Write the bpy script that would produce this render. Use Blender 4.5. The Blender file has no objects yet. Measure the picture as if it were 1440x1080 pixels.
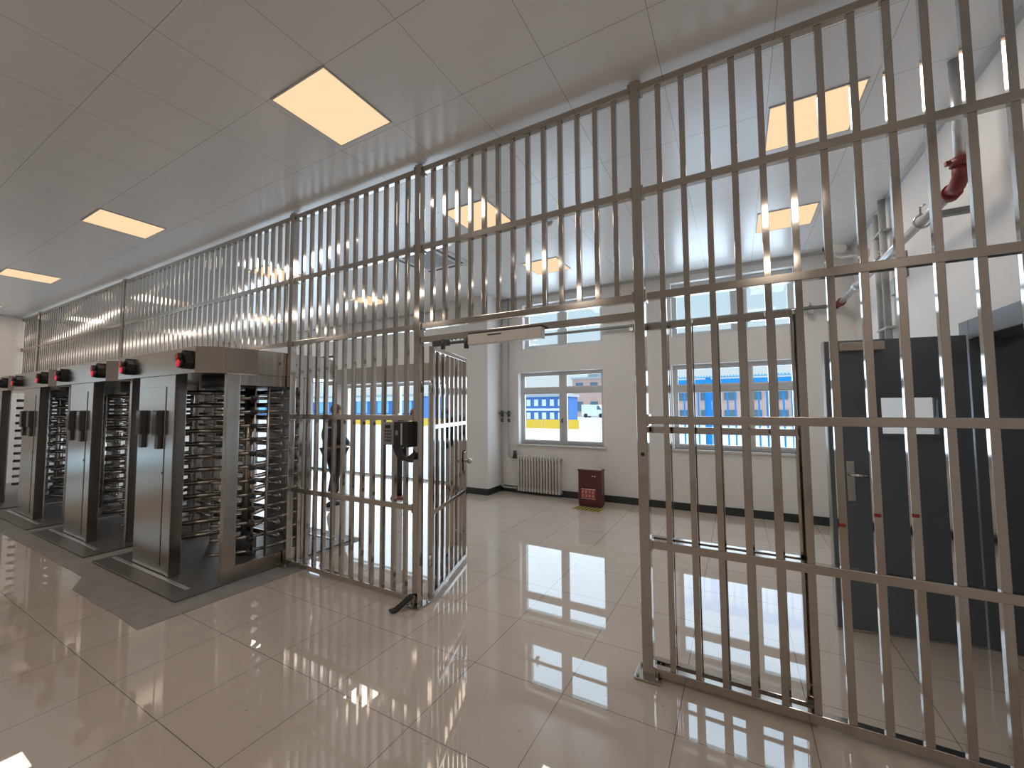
import bpy, bmesh, math, random
from mathutils import Vector, Matrix
R = math.radians
random.seed(7)
sc = bpy.context.scene
COL = sc.collection

# ------------------------------------------------------------------ camera
F_PX, PITCH, YAW, ROLL, HC = 569.3, .0566, .5064, -.0065, 1.632
fw = Vector((-math.sin(YAW)*math.cos(PITCH), math.cos(YAW)*math.cos(PITCH), math.sin(PITCH)))
rt = Vector((math.cos(YAW), math.sin(YAW), 0)); up = rt.cross(fw)
r2 = rt*math.cos(ROLL) + up*math.sin(ROLL); u2 = r2.cross(fw)
cd = bpy.data.cameras.new('camera'); cd.sensor_width = 36; cd.sensor_fit = 'HORIZONTAL'
cd.lens = F_PX/1440*36; cd.clip_start = .05; cd.clip_end = 500
cam = bpy.data.objects.new('camera', cd); COL.objects.link(cam)
m = Matrix((r2, u2, -fw)).transposed().to_4x4(); m.translation = (0, 0, HC)
cam.matrix_world = m
sc.camera = cam

# ------------------------------------------------------------------ materials
def new_mat(name):
    mt = bpy.data.materials.new(name); mt.use_nodes = True
    nt = mt.node_tree; b = nt.nodes['Principled BSDF']
    return mt, nt, b

def pmat(name, col, rough=.5, metal=0., spec=.5, noise=0., nscale=8., stretch=None, bump=0., emit=None, estr=1., coat=0.):
    mt, nt, b = new_mat(name)
    b.inputs['Base Color'].default_value = (*col, 1)
    b.inputs['Roughness'].default_value = rough
    b.inputs['Metallic'].default_value = metal
    b.inputs['Specular IOR Level'].default_value = spec
    b.inputs['Coat Weight'].default_value = coat
    if emit:
        b.inputs['Emission Color'].default_value = (*emit, 1); b.inputs['Emission Strength'].default_value = estr
    if noise or bump:
        tc = nt.nodes.new('ShaderNodeTexCoord'); mp = nt.nodes.new('ShaderNodeMapping')
        nz = nt.nodes.new('ShaderNodeTexNoise'); nz.inputs['Scale'].default_value = nscale; nz.inputs['Detail'].default_value = 4
        nt.links.new(tc.outputs['Object'], mp.inputs['Vector']); nt.links.new(mp.outputs['Vector'], nz.inputs['Vector'])
        if stretch: mp.inputs['Scale'].default_value = stretch
        if noise:
            cr = nt.nodes.new('ShaderNodeMapRange')
            cr.inputs['To Min'].default_value = 1-noise; cr.inputs['To Max'].default_value = 1+noise
            mx = nt.nodes.new('ShaderNodeVectorMath'); mx.operation = 'SCALE'
            mx.inputs[0].default_value = col
            nt.links.new(nz.outputs['Fac'], cr.inputs['Value']); nt.links.new(cr.outputs['Result'], mx.inputs['Scale'])
            nt.links.new(mx.outputs['Vector'], b.inputs['Base Color'])
        if bump:
            bp = nt.nodes.new('ShaderNodeBump'); bp.inputs['Strength'].default_value = bump; bp.inputs['Distance'].default_value = .01
            nt.links.new(nz.outputs['Fac'], bp.inputs['Height']); nt.links.new(bp.outputs['Normal'], b.inputs['Normal'])
    return mt

def grid_lines(nt, axis_xy, offs, pitch, width):
    """returns a socket that is 1 on grid lines; axis_xy picks the two object axes"""
    tc = nt.nodes.new('ShaderNodeTexCoord'); sp = nt.nodes.new('ShaderNodeSeparateXYZ')
    nt.links.new(tc.outputs['Object'], sp.inputs['Vector'])
    outs = []
    cells = []
    for ax, of, pi in zip(axis_xy, offs, pitch):
        a = nt.nodes.new('ShaderNodeMath'); a.operation = 'SUBTRACT'; a.inputs[1].default_value = of
        nt.links.new(sp.outputs[ax], a.inputs[0])
        d = nt.nodes.new('ShaderNodeMath'); d.operation = 'DIVIDE'; d.inputs[1].default_value = pi
        nt.links.new(a.outputs[0], d.inputs[0])
        fl = nt.nodes.new('ShaderNodeMath'); fl.operation = 'FLOOR'; nt.links.new(d.outputs[0], fl.inputs[0]); cells.append(fl.outputs[0])
        rd = nt.nodes.new('ShaderNodeMath'); rd.operation = 'ROUND'; nt.links.new(d.outputs[0], rd.inputs[0])
        s = nt.nodes.new('ShaderNodeMath'); s.operation = 'SUBTRACT'
        nt.links.new(d.outputs[0], s.inputs[0]); nt.links.new(rd.outputs[0], s.inputs[1])
        ab = nt.nodes.new('ShaderNodeMath'); ab.operation = 'ABSOLUTE'; nt.links.new(s.outputs[0], ab.inputs[0])
        lt = nt.nodes.new('ShaderNodeMath'); lt.operation = 'LESS_THAN'; lt.inputs[1].default_value = width/pi/2
        nt.links.new(ab.outputs[0], lt.inputs[0]); outs.append(lt.outputs[0])
    mx = nt.nodes.new('ShaderNodeMath'); mx.operation = 'MAXIMUM'
    nt.links.new(outs[0], mx.inputs[0]); nt.links.new(outs[1], mx.inputs[1])
    cb = nt.nodes.new('ShaderNodeCombineXYZ')
    nt.links.new(cells[0], cb.inputs[0]); nt.links.new(cells[1], cb.inputs[1])
    return mx.outputs[0], cb.outputs[0], tc

def mixc(nt, fac, a, b):
    mx = nt.nodes.new('ShaderNodeMix'); mx.data_type = 'RGBA'
    for sock, v in ((mx.inputs['Factor'], fac), (mx.inputs[6], a), (mx.inputs[7], b)):
        if hasattr(v, 'links'): nt.links.new(v, sock)
        elif isinstance(v, (int, float)): sock.default_value = v
        else: sock.default_value = (*v, 1)
    return mx.outputs[2]

def floor_mat():
    mt, nt, b = new_mat('polished_beige_tile')
    ln, cell, tc = grid_lines(nt, (0, 1), (-1.5228, 1.6321), (.6, .6), .0032)
    # soft stone clouding, shifted in every tile
    ad = nt.nodes.new('ShaderNodeVectorMath'); ad.operation = 'MULTIPLY_ADD'
    ad.inputs[1].default_value = (3.7, 5.3, 1.0); nt.links.new(cell, ad.inputs[0]); nt.links.new(tc.outputs['Object'], ad.inputs[2])
    nz = nt.nodes.new('ShaderNodeTexNoise'); nz.inputs['Scale'].default_value = 2.2; nz.inputs['Detail'].default_value = 6; nz.inputs['Roughness'].default_value = .62
    nz.inputs['Distortion'].default_value = 1.2
    nt.links.new(ad.outputs[0], nz.inputs['Vector'])
    c1 = mixc(nt, nz.outputs['Fac'], (.50, .425, .36), (.595, .52, .45))
    # small dark specks of dirt
    vo = nt.nodes.new('ShaderNodeTexNoise'); vo.inputs['Scale'].default_value = 28; vo.inputs['Detail'].default_value = 3
    nt.links.new(tc.outputs['Object'], vo.inputs['Vector'])
    gt = nt.nodes.new('ShaderNodeMapRange'); gt.inputs['From Min'].default_value = .72; gt.inputs['From Max'].default_value = .76
    nt.links.new(vo.outputs['Fac'], gt.inputs['Value'])
    ml = nt.nodes.new('ShaderNodeMath'); ml.operation = 'MULTIPLY'; ml.inputs[1].default_value = .55
    nt.links.new(gt.outputs['Result'], ml.inputs[0])
    c2 = mixc(nt, ml.outputs[0], c1, (.16, .14, .12))
    c3 = mixc(nt, ln, c2, (.10, .085, .07))
    nt.links.new(c3, b.inputs['Base Color'])
    rg = nt.nodes.new('ShaderNodeMapRange'); rg.inputs["To Min"].default_value = .0; rg.inputs["To Max"].default_value = .035
    nz2 = nt.nodes.new('ShaderNodeTexNoise'); nz2.inputs['Scale'].default_value = 3.5; nz2.inputs['Detail'].default_value = 5
    nt.links.new(tc.outputs['Object'], nz2.inputs['Vector']); nt.links.new(nz2.outputs['Fac'], rg.inputs['Value'])
    nt.links.new(rg.outputs['Result'], b.inputs['Roughness'])
    b.inputs['Specular IOR Level'].default_value = 1.0
    return mt

def ceiling_mat():
    mt, nt, b = new_mat('ceiling_metal_panel')
    ln, cell, tc = grid_lines(nt, (0, 1), (-2.183, 1.538), (.61, .62), .0035)
    c = mixc(nt, ln, (.84, .83, .82), (.38, .37, .35))
    nt.links.new(c, b.inputs['Base Color'])
    b.inputs['Roughness'].default_value = .27; b.inputs['Specular IOR Level'].default_value = 1.0
    return mt

def tile_wall_mat():
    mt, nt, b = new_mat('beige_wall_tile')
    ln, cell, tc = grid_lines(nt, (1, 2), (2.6, .0), (.8, .8), .005)
    c = mixc(nt, ln, (.72, .66, .60), (.45, .41, .37))
    nt.links.new(c, b.inputs['Base Color'])
    b.inputs['Roughness'].default_value = .25
    return mt

def steel_mat(name, col, rough, vert=True):
    """brushed stainless: fine streak noise drives a small roughness and tone change"""
    mt, nt, b = new_mat(name)
    tc = nt.nodes.new('ShaderNodeTexCoord'); mp = nt.nodes.new('ShaderNodeMapping')
    mp.inputs['Scale'].default_value = (110, 110, .8) if vert else (.8, 110, 110)
    nz = nt.nodes.new('ShaderNodeTexNoise'); nz.inputs['Scale'].default_value = 2.; nz.inputs['Detail'].default_value = 3
    nt.links.new(tc.outputs['Object'], mp.inputs['Vector']); nt.links.new(mp.outputs['Vector'], nz.inputs['Vector'])
    c = mixc(nt, nz.outputs['Fac'], tuple(v*.95 for v in col), tuple(min(1, v*1.05) for v in col))
    nt.links.new(c, b.inputs['Base Color'])
    mr = nt.nodes.new('ShaderNodeMapRange'); mr.inputs['To Min'].default_value = rough*.85; mr.inputs['To Max'].default_value = rough*1.15
    nt.links.new(nz.outputs['Fac'], mr.inputs['Value']); nt.links.new(mr.outputs['Result'], b.inputs['Roughness'])
    b.inputs['Metallic'].default_value = 1
    return mt

def glass_mat():
    mt = bpy.data.materials.new('window_glass'); mt.use_nodes = True
    nt = mt.node_tree; nt.nodes.clear()
    o = nt.nodes.new('ShaderNodeOutputMaterial'); t = nt.nodes.new('ShaderNodeBsdfTransparent'); t.inputs['Color'].default_value = (.98, .99, .99, 1)
    g = nt.nodes.new('ShaderNodeBsdfGlossy'); g.inputs['Roughness'].default_value = .02
    lw = nt.nodes.new('ShaderNodeLayerWeight'); lw.inputs['Blend'].default_value = .5
    pw = nt.nodes.new('ShaderNodeMath'); pw.operation = 'POWER'; pw.inputs[1].default_value = 5
    fr = nt.nodes.new('ShaderNodeMath'); fr.operation = 'MULTIPLY_ADD'; fr.inputs[1].default_value = .5; fr.inputs[2].default_value = .03
    nt.links.new(lw.outputs['Facing'], pw.inputs[0]); nt.links.new(pw.outputs[0], fr.inputs[0])
    ge = nt.nodes.new('ShaderNodeNewGeometry'); iv = nt.nodes.new('ShaderNodeMath'); iv.operation = 'SUBTRACT'; iv.inputs[0].default_value = 1
    ml = nt.nodes.new('ShaderNodeMath'); ml.operation = 'MULTIPLY'
    nt.links.new(ge.outputs['Backfacing'], iv.inputs[1]); nt.links.new(fr.outputs[0], ml.inputs[0]); nt.links.new(iv.outputs[0], ml.inputs[1]); fr = ml
    mx = nt.nodes.new('ShaderNodeMixShader')
    nt.links.new(fr.outputs[0], mx.inputs[0]); nt.links.new(t.outputs[0], mx.inputs[1]); nt.links.new(g.outputs[0], mx.inputs[2])
    nt.links.new(mx.outputs[0], o.inputs['Surface'])
    return mt

def emit_mat(name, col, s):
    mt = bpy.data.materials.new(name); mt.use_nodes = True
    nt = mt.node_tree; nt.nodes.clear()
    o = nt.nodes.new('ShaderNodeOutputMaterial'); e = nt.nodes.new('ShaderNodeEmission')
    e.inputs['Color'].default_value = (*col, 1); e.inputs['Strength'].default_value = s
    nt.links.new(e.outputs[0], o.inputs['Surface'])
    return mt

M = dict(
    floor=floor_mat(), ceiling=ceiling_mat(), tilewall=tile_wall_mat(), glass=glass_mat(),
    wall=pmat('white_wall_paint', (.82, .79, .76), .75, noise=.03, nscale=2),
    base=pmat('dark_green_skirting', (.028, .034, .032), .35),
    concrete=pmat('rough_concrete', (.27, .26, .25), .9, noise=.25, nscale=9, bump=.5),
    frame=pmat('window_frame_grey', (.58, .57, .56), .4),
    sill=pmat('sill_stone', (.68, .63, .58), .3),
    header=pmat('entrance_header_taupe', (.30, .26, .23), .5),
    steel=steel_mat('brushed_stainless', (.50, .465, .43), .085),
    steelh=steel_mat('brushed_stainless_rail', (.50, .465, .43), .14, False),
    tsteel=steel_mat('turnstile_stainless', (.43, .395, .365), .22),
    tdark=steel_mat('turnstile_tube', (.36, .33, .305), .2, False),
    plate=pmat('worn_plate_steel', (.20, .185, .17), .42, metal=.6, noise=.2, nscale=12),
    black=pmat('black_plastic', (.02, .02, .022), .45),
    rubber=pmat('black_rubber', (.015, .015, .015), .6),
    dgrey=pmat('dark_grey_device', (.06, .06, .065), .4),
    lgrey=pmat('light_grey_device', (.28, .28, .28), .4),
    screen=pmat('dark_screen', (.012, .014, .018), .12),
    led=pmat('red_led', (.5, .01, .02), .3, emit=(1, .02, .05), estr=.55),
    leddim=pmat('red_lens_dim', (.28, .01, .02), .25, emit=(1, .02, .05), estr=.08),
    light=emit_mat('warm_light_diffuser', (1.0, .70, .42), 1.06),
    white=pmat('white_enamel', (.72, .70, .67), .35),
    rad=pmat('radiator_enamel', (.66, .62, .58), .4),
    acgrey=pmat('air_vent_grey', (.33, .34, .36), .5),
    pipe=pmat('painted_grey_pipe', (.40, .40, .38), .45),
    pipeg=pmat('grey_green_pipe', (.24, .25, .23), .45),
    galv=pmat('galvanised_steel', (.62, .62, .62), .35, metal=.8, noise=.12, nscale=14),
    redp=pmat('red_fitting', (.22, .035, .03), .45),
    firebox=pmat('maroon_enamel', (.115, .02, .026), .35),
    labelr=pmat('label_red', (.45, .05, .04), .5), labelw=pmat('label_white', (.75, .70, .68), .5),
    wood=pmat('tan_board', (.36, .24, .15), .6, noise=.15, nscale=6),
    hyel=pmat('hazard_yellow', (.50, .38, .06), .5), hblk=pmat('hazard_black', (.05, .045, .03), .5),
    door=pmat('charcoal_door_paint', (.15, .178, .205), .4),
    dframe=pmat('charcoal_frame_paint', (.14, .158, .175), .4),
    chrome=pmat('satin_metal', (.55, .54, .52), .25, metal=1),
    paleglass=pmat('frosted_pale_glass', (.78, .88, .86), .15),
    smoke=pmat('detector_cream', (.55, .47, .40), .5),
    redmark=pmat('mark_red', (.30, .03, .04), .5),
    orange=pmat('orange_plastic', (.55, .18, .03), .5),
    # outside
    snow=pmat('pale_paving', (.74, .74, .76), .8, noise=.10, nscale=.25),
    yellow=pmat('yellow_hoarding', (.85, .50, .04), .6, noise=.12, nscale=1.2),
    blue=pmat('blue_paint', (.01, .30, .78), .45), bluec=pmat('blue_cladding', (.05, .16, .48), .55),
    bluel=pmat('light_blue_cladding', (.18, .50, .80), .55),
    pink=pmat('pink_render', (.62, .38, .33), .8), greyb=pmat('grey_render', (.40, .43, .47), .8),
    whiteb=pmat('white_cladding', (.78, .78, .80), .6), winb=pmat('far_window', (.10, .16, .22), .2),
    # person
    skin=pmat('skin', (.48, .27, .18), .5), jacket=pmat('dark_jacket', (.018, .018, .024), .7, noise=.2, nscale=20),
    pants=pmat('black_trousers', (.014, .014, .017), .75), cap=pmat('olive_hair', (.10, .075, .03), .7),
    shoe=pmat('dark_shoes', (.02, .02, .025), .5), stripe=pmat('pale_blue_stripe', (.42, .46, .62), .7),
)

# ------------------------------------------------------------------ mesh helper
class MB:
    def __init__(s): s.v = []; s.f = []; s.sm = []
    def add(s, vs, fs, smooth=False):
        n = len(s.v); s.v += [tuple(v) for v in vs]
        for f in fs: s.f.append([i+n for i in f]); s.sm.append(smooth)
        return s
    def box(s, x0, x1, y0, y1, z0, z1, mtx=None):
        x0, x1 = min(x0, x1), max(x0, x1); y0, y1 = min(y0, y1), max(y0, y1); z0, z1 = min(z0, z1), max(z0, z1)
        vs = [Vector(p) for p in ((x0,y0,z0),(x1,y0,z0),(x1,y1,z0),(x0,y1,z0),(x0,y0,z1),(x1,y0,z1),(x1,y1,z1),(x0,y1,z1))]
        if mtx: vs = [mtx @ v for v in vs]
        return s.add(vs, [(0,3,2,1),(4,5,6,7),(0,1,5,4),(1,2,6,5),(2,3,7,6),(3,0,4,7)])
    def prism(s, poly, z0, z1, mtx=None, smooth=False):
        n = len(poly)
        vs = [Vector((p[0], p[1], z0)) for p in poly] + [Vector((p[0], p[1], z1)) for p in poly]
        if mtx: vs = [mtx @ v for v in vs]
        s.add(vs, [tuple(range(n-1, -1, -1)), tuple(range(n, 2*n))])
        k = len(s.v) - 2*n
        for i in range(n):
            j = (i+1) % n
            s.f.append([k+i, k+j, k+n+j, k+n+i]); s.sm.append(smooth)
        return s
    def tube(s, path, r, n=10, cap=True, closed=False):
        P = [Vector(p) for p in path]; L = len(P)
        rs = r if isinstance(r, (list, tuple)) else [r]*L
        k = len(s.v); prev = None
        for i, p in enumerate(P):
            if closed: t = (P[(i+1) % L] - P[i-1])
            else: t = (P[min(i+1, L-1)] - P[max(i-1, 0)])
            t.normalize()
            if prev is None:
                a = Vector((0, 0, 1)) if abs(t.z) < .9 else Vector((1, 0, 0))
                u = t.cross(a).normalized()
            else:
                u = (prev - t*prev.dot(t)).normalized()
            prev = u; w = t.cross(u)
            for j in range(n):
                an = 2*math.pi*j/n
                s.v.append(tuple(p + (u*math.cos(an) + w*math.sin(an))*rs[i]))
        for i in range(L if closed else L-1):
            a = k+i*n; b = k+((i+1) % L)*n
            for j in range(n):
                q = (j+1) % n
                s.f.append([a+j, a+q, b+q, b+j]); s.sm.append(True)
        if cap and not closed:
            s.f.append([k+j for j in range(n-1, -1, -1)]); s.sm.append(False)
            s.f.append([k+(L-1)*n+j for j in range(n)]); s.sm.append(False)
        return s
    def cyl(s, a, b, r, n=16): return s.tube([a, b], r, n)
    def ball(s, c, r, nu=12, nv=8, sc3=(1, 1, 1)):
        k = len(s.v); c = Vector(c)
        for i in range(1, nv):
            th = math.pi*i/nv
            for j in range(nu):
                ph = 2*math.pi*j/nu
                s.v.append((c.x+r*sc3[0]*math.sin(th)*math.cos(ph), c.y+r*sc3[1]*math.sin(th)*math.sin(ph), c.z+r*sc3[2]*math.cos(th)))
        t = len(s.v); s.v.append((c.x, c.y, c.z+r*sc3[2])); s.v.append((c.x, c.y, c.z-r*sc3[2]))
        for i in range(nv-2):
            for j in range(nu):
                q = (j+1) % nu
                s.f.append([k+i*nu+j, k+(i+1)*nu+j, k+(i+1)*nu+q, k+i*nu+q]); s.sm.append(True)
        for j in range(nu):
            q = (j+1) % nu
            s.f.append([t, k+j, k+q]); s.sm.append(True)
            s.f.append([t+1, k+(nv-2)*nu+q, k+(nv-2)*nu+j]); s.sm.append(True)
        return s

ROOT = {}
def origin_of(o):
    p = Vector((0, 0, 0))
    while o is not None:
        p = p + o.location; o = o.parent
    return p

def mesh(name, mb, mat, bevel=0, off=Vector((0, 0, 0))):
    me = bpy.data.meshes.new(name)
    me.from_pydata([tuple(Vector(v)-off) for v in mb.v], [], mb.f)
    me.polygons.foreach_set('use_smooth', mb.sm)
    me.materials.append(M[mat] if isinstance(mat, str) else mat)
    bm = bmesh.new(); bm.from_mesh(me)
    bmesh.ops.recalc_face_normals(bm, faces=bm.faces)
    if bevel:
        es = [e for e in bm.edges if len(e.link_faces) == 2 and e.calc_face_angle(0) > R(50)]
        bmesh.ops.bevel(bm, geom=es, offset=bevel, segments=2, affect='EDGES', profile=.5)
    bm.to_mesh(me); bm.free(); me.update()
    return me

def obj(name, mb, mat, parent=None, bevel=0, local=False):
    """one mesh object; vertices are given in world space unless local"""
    off = Vector((0, 0, 0)) if (parent is None or local) else origin_of(parent)
    o = bpy.data.objects.new(name, mesh(name, mb, mat, bevel, off)); COL.objects.link(o)
    if parent is not None: o.parent = parent
    return o

def inst(name, me, loc, parent=None, rot=None):
    o = bpy.data.objects.new(name, me); COL.objects.link(o); o.location = loc
    if rot: o.rotation_euler = rot
    if parent is not None: o.parent = parent
    return o

def tag(o, label=None, cat=None, group=None, kind=None):
    for k, v in (('label', label), ('category', cat), ('group', group), ('kind', kind)):
        if v: o[k] = v
    return o

def thing(name, label, cat, loc=(0, 0, 0), rz=0, group=None):
    o = bpy.data.objects.new(name, None); COL.objects.link(o); o.empty_display_size = .1
    o.location = loc; o.rotation_euler = (0, 0, rz)
    return tag(o, label, cat, group)

def struct(name, mb, mat, label, cat, bevel=0):
    return tag(obj(name, mb, mat, None, bevel), label, cat, None, 'structure')

def copy_tree(o, parent=None):
    c = o.copy(); COL.objects.link(c)
    if parent is not None: c.parent = parent
    for ch in list(o.children): copy_tree(ch, c)
    return c

def box(*a): return MB().box(*a)

# ------------------------------------------------------------------ shell
XL, XR, YB, YF, ZC = -14.3, 1.43, -4.5, 6.93, 3.765
WT = .27
struct('floor', box(XL-.3, XR+.3, YB-.3, YF+WT, -.2, 0), 'floor', 'polished beige tiled floor of the hall', 'floor')
struct('ceiling', box(XL-.3, XR+.3, YB-.3, YF+WT, ZC, ZC+.15), 'ceiling', 'grey metal panel ceiling with thin square joints', 'ceiling')

def holed_wall(u0, u1, z1, holes, put):
    us = sorted({u0, u1, *[h[0] for h in holes], *[h[1] for h in holes]})
    mb = MB()
    for a, b in zip(us, us[1:]):
        c = (a+b)/2
        hs = sorted([(h[2], h[3]) for h in holes if h[0] < c < h[1]])
        z = 0
        for h0, h1 in hs:
            if h0 > z: put(mb, a, b, z, h0)
            z = h1
        if z < z1: put(mb, a, b, z, z1)
    return mb

W1 = (-3.70, -2.03, .93, 2.29); U1 = (-3.60, -2.03, 2.745, 3.60)
W2 = (-.90, .785, .95, 2.29); U2 = (-.89, .765, 2.745, 3.62)
E1 = (-8.75, -5.05, 0, 2.20); E2 = (-11.6, -9.15, 0, 3.02); E3 = (-13.6, -12.0, 0, 3.02)
struct('wall_far', holed_wall(XL-.3, XR+.3, ZC, [W1, U1, W2, U2, E1, E2, E3], lambda mb, a, b, z0, z1: mb.box(a, b, YF, YF+WT, z0, z1)),
       'wall', 'white painted far wall with the windows and entrance doors', 'wall')
DY0, DY1, DZ = 2.98, 4.02, 2.13
struct('wall_right', holed_wall(YB, YF, ZC, [(DY0, DY1, 0, DZ)], lambda mb, a, b, z0, z1: mb.box(XR, XR+.25, a, b, z0, z1)),
       'wall', 'white side wall on the right with the grey door', 'wall')
struct('wall_left', holed_wall(YB, YF, ZC, [(-2.6, .3, .1, .6), (-2.6, .3, 1.5, 2.7)], lambda mb, a, b, z0, z1: mb.box(XL-.25, XL, a, b, z0, z1)), 'tilewall', 'beige tiled end wall beyond the turnstiles', 'wall')  # added out-of-view openings, cut to brighten the cabinet reflections
REAR_FILL = [(-13.2, -10.0, 2.0, 3.5), (-9.2, -5.2, 2.0, 3.5), (-4.4, .9, 2.0, 3.5)]  # extents of added fill lamps behind the camera, the wall has no openings
struct('wall_back', box(XL, XR, YB-.25, YB, 0, ZC),
       'wall', 'white wall behind the camera', 'wall')
PX0, PX1, PY = -5.0, -4.085, 6.42
struct('wall_pillar', box(PX0, PX1, PY, YF, 0, ZC), 'wall', 'white square pillar standing out from the far wall left of the radiator', 'wall')
BH = .115
bb = MB(); bb.box(PX1+.012, XR, YF-.012, YF, 0, BH)
struct('baseboard_far', bb, 'base', 'dark green skirting along the far wall', 'baseboard')
bb = MB(); bb.box(PX0-.012, PX1+.012, PY-.012, PY, 0, BH); bb.box(PX1, PX1+.012, PY, YF, 0, BH); bb.box(PX0-.012, PX0, PY, YF, 0, BH)
struct('baseboard_pillar', bb, 'base', 'dark green skirting around the pillar', 'baseboard')
bb = MB(); bb.box(XR-.012, XR, DY1+.08, YF-.012, 0, BH)
struct('baseboard_right', bb, 'base', 'dark green skirting along the right wall', 'baseboard')
tr = MB(); tr.box(XL, XR, YF-.03, YF, ZC-.04, ZC); tr.box(XR-.03, XR, 2.7, YF-.03, ZC-.04, ZC); tr.box(XL, XL+.03, YB, YF-.03, ZC-.04, ZC)
struct('trim_1', tr, 'frame', 'grey edge trim where the ceiling meets the walls', 'trim')

# rough concrete strip the turnstiles stand on
cb = MB()
rng = random.Random(3)
pts = [(XL, 1.50), ]
x = XL
while x < -4.1:
    x += rng.uniform(.12, .4); pts.append((min(x, -4.05), (1.36 if x > -5.35 else 1.50)+rng.uniform(-.006, .006)))
pts += [(-3.94, 1.355), (-3.925, 1.7), (-3.905, 2.2), (-3.89, 2.60), (-3.90, 2.75), (-4.10, 2.80), (-4.12, 3.6), (XL, 3.6)]
cb.prism(pts, 0, .004)
struct('trim_2', cb, 'concrete', 'strip of rough grey concrete under the row of turnstiles', 'floor strip')

# ------------------------------------------------------------------ windows
def window(name, hole, transom, mull, label, sill=True, mw=.055, yin=.12):
    x0, x1, z0, z1 = hole; y0 = YF+yin; y1 = y0+.06
    w = tag(thing(name, label, 'window', ((x0+x1)/2, y0, z0)), kind='structure')
    fr = MB(); t = .05
    fr.box(x0, x1, y0, y1, z0, z0+t); fr.box(x0, x1, y0, y1, z1-t, z1)
    fr.box(x0, x0+t, y0, y1, z0+t, z1-t); fr.box(x1-t, x1, y0, y1, z0+t, z1-t)
    xs = [x0+t]
    zs = [(z0+t, z1-t)]
    if transom: fr.box(x0+t, x1-t, y0-.004, y1, transom-.045, transom+.045); zs = [(z0+t, transom-.045), (transom+.045, z1-t)]
    for a, b in zs:
        fr.box(mull-mw, mull+mw, y0+.002, y1-.002, a, b)
    obj('window_frame', fr, 'frame', w)
    for a, b in zs:
        sh = MB()
        for (p, q) in ((x0+t, mull-mw), (mull+mw, x1-t)):
            s = .022
            sh.box(p, q, y0+.012, y1-.012, a, a+s); sh.box(p, q, y0+.012, y1-.012, b-s, b)
            sh.box(p, p+s, y0+.012, y1-.012, a+s, b-s); sh.box(q-s, q, y0+.012, y1-.012, a+s, b-s)
        obj('sash', sh, 'white', w)
        for (p, q) in ((x0+t, mull-mw), (mull+mw, x1-t)):
            obj('pane', box(p+.02, q-.02, y0+.027, y0+.033, a+.02, b-.02), 'glass', w)
    if sill: obj('window_sill', box(x0-.04, x1+.04, YF-.035, YF+yin, z0-.035, z0), 'sill', w, .004)
    return w
w1 = window('window_1', W1, 1.94, -2.83, 'lower white-framed window above the radiator', True)
hl = MB(); hl.cyl((-2.83, YF+.12, 1.40), (-2.83, YF+.07, 1.40), .012, 10); hl.box(-2.842, -2.818, YF+.06, YF+.08, 1.33, 1.41)
obj('window_handle', hl, 'dgrey', w1)
window('window_2', U1, None, -2.83, 'upper wide window above the radiator and the lower window', False, .075)
window('window_3', W2, 1.91, .17, 'lower window with bright blue bars outside it', True, .035)
window('window_4', U2, None, .07, 'upper window above the blue-barred window', False, .09)

def glazed(name, hole, mulls, transoms, label, mat='frame', t=.06):
    x0, x1, z0, z1 = hole; y0 = YF+.08; y1 = y0+.07
    w = tag(thing(name, label, 'window' if 'window' in name else 'door', ((x0+x1)/2, y0, z0)), kind='structure')
    fr = MB()
    fr.box(x0, x1, y0, y1, z1-t, z1); fr.box(x0, x0+t, y0, y1, z0, z1-t); fr.box(x1-t, x1, y0, y1, z0, z1-t)
    for mx in mulls: fr.box(mx-t/2, mx+t/2, y0+.002, y1-.002, z0, z1-t)
    for tz in transoms: fr.box(x0+t, x1-t, y0+.004, y1-.004, tz-t/2, tz+t/2)
    fr.box(x0+t, x1-t, y0+.004, y1-.004, z0, z0+.05)
    obj('door_frame' if 'door' in name else 'window_frame', fr, mat, w)
    xs = [x0+t/2] + list(mulls) + [x1-t/2]
    for a, b in zip(xs, xs[1:]):
        obj('pane', box(a+t/2, b-t/2, y0+.03, y0+.038, z0+.05, z1-t), 'glass', w)
    return w
d1 = glazed('door_1', E1, [-7.85, -6.93, -6.0], [], 'glazed entrance doors seen through the bars left of the open gate', 'chrome', .07)
hd = MB()
for hx in (-7.0, -6.86): hd.tube([(hx, YF+.08, .8), (hx, YF+.02, .8), (hx, YF+.02, 1.5), (hx, YF+.08, 1.5)], .016, 8)
obj('door_handle', hd, 'chrome', d1)
glazed('window_5', E2, [-10.4], [2.35], 'tall glazed screen left of the entrance doors', 'dgrey')
glazed('window_6', E3, [-12.8], [2.35], 'tall glazed screen near the tiled end wall', 'dgrey')
struct('trim_3', box(-9.1, -5.0, 6.62, YF, 2.20, 2.58), 'header', 'taupe header box over the glazed entrance doors', 'trim')

# ------------------------------------------------------------------ ceiling lights
LAMPS = []; LAMP_NEAR, LAMP_FAR, DAY, FILL_RAD = 9.0, 8.5, 3.2, 6.5
def lamp(x1, y0, label, group=None, dx=.56, dy=.575):
    x0 = x1-dx; y1 = y0+dy; z = ZC
    LAMPS.append(((x0+x1)/2, (y0+y1)/2, y0 < 2.6))
    t = thing('ceiling_light', label, 'ceiling light', ((x0+x1)/2, (y0+y1)/2, z), 0, group)
    f = MB(); w = .009
    f.box(x0, x1, y0, y0+w, z-.008, z); f.box(x0, x1, y1-w, y1, z-.008, z)
    f.box(x0, x0+w, y0+w, y1-w, z-.008, z); f.box(x1-w, x1, y0+w, y1-w, z-.008, z)
    obj('frame', f, 'frame', t)
    obj('diffuser', box(x0+w, x1-w, y0+w, y1-w, z-.006, z-.001), 'light', t)
LX = [-2.183, -5.835, -9.5, -13.1]
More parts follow.
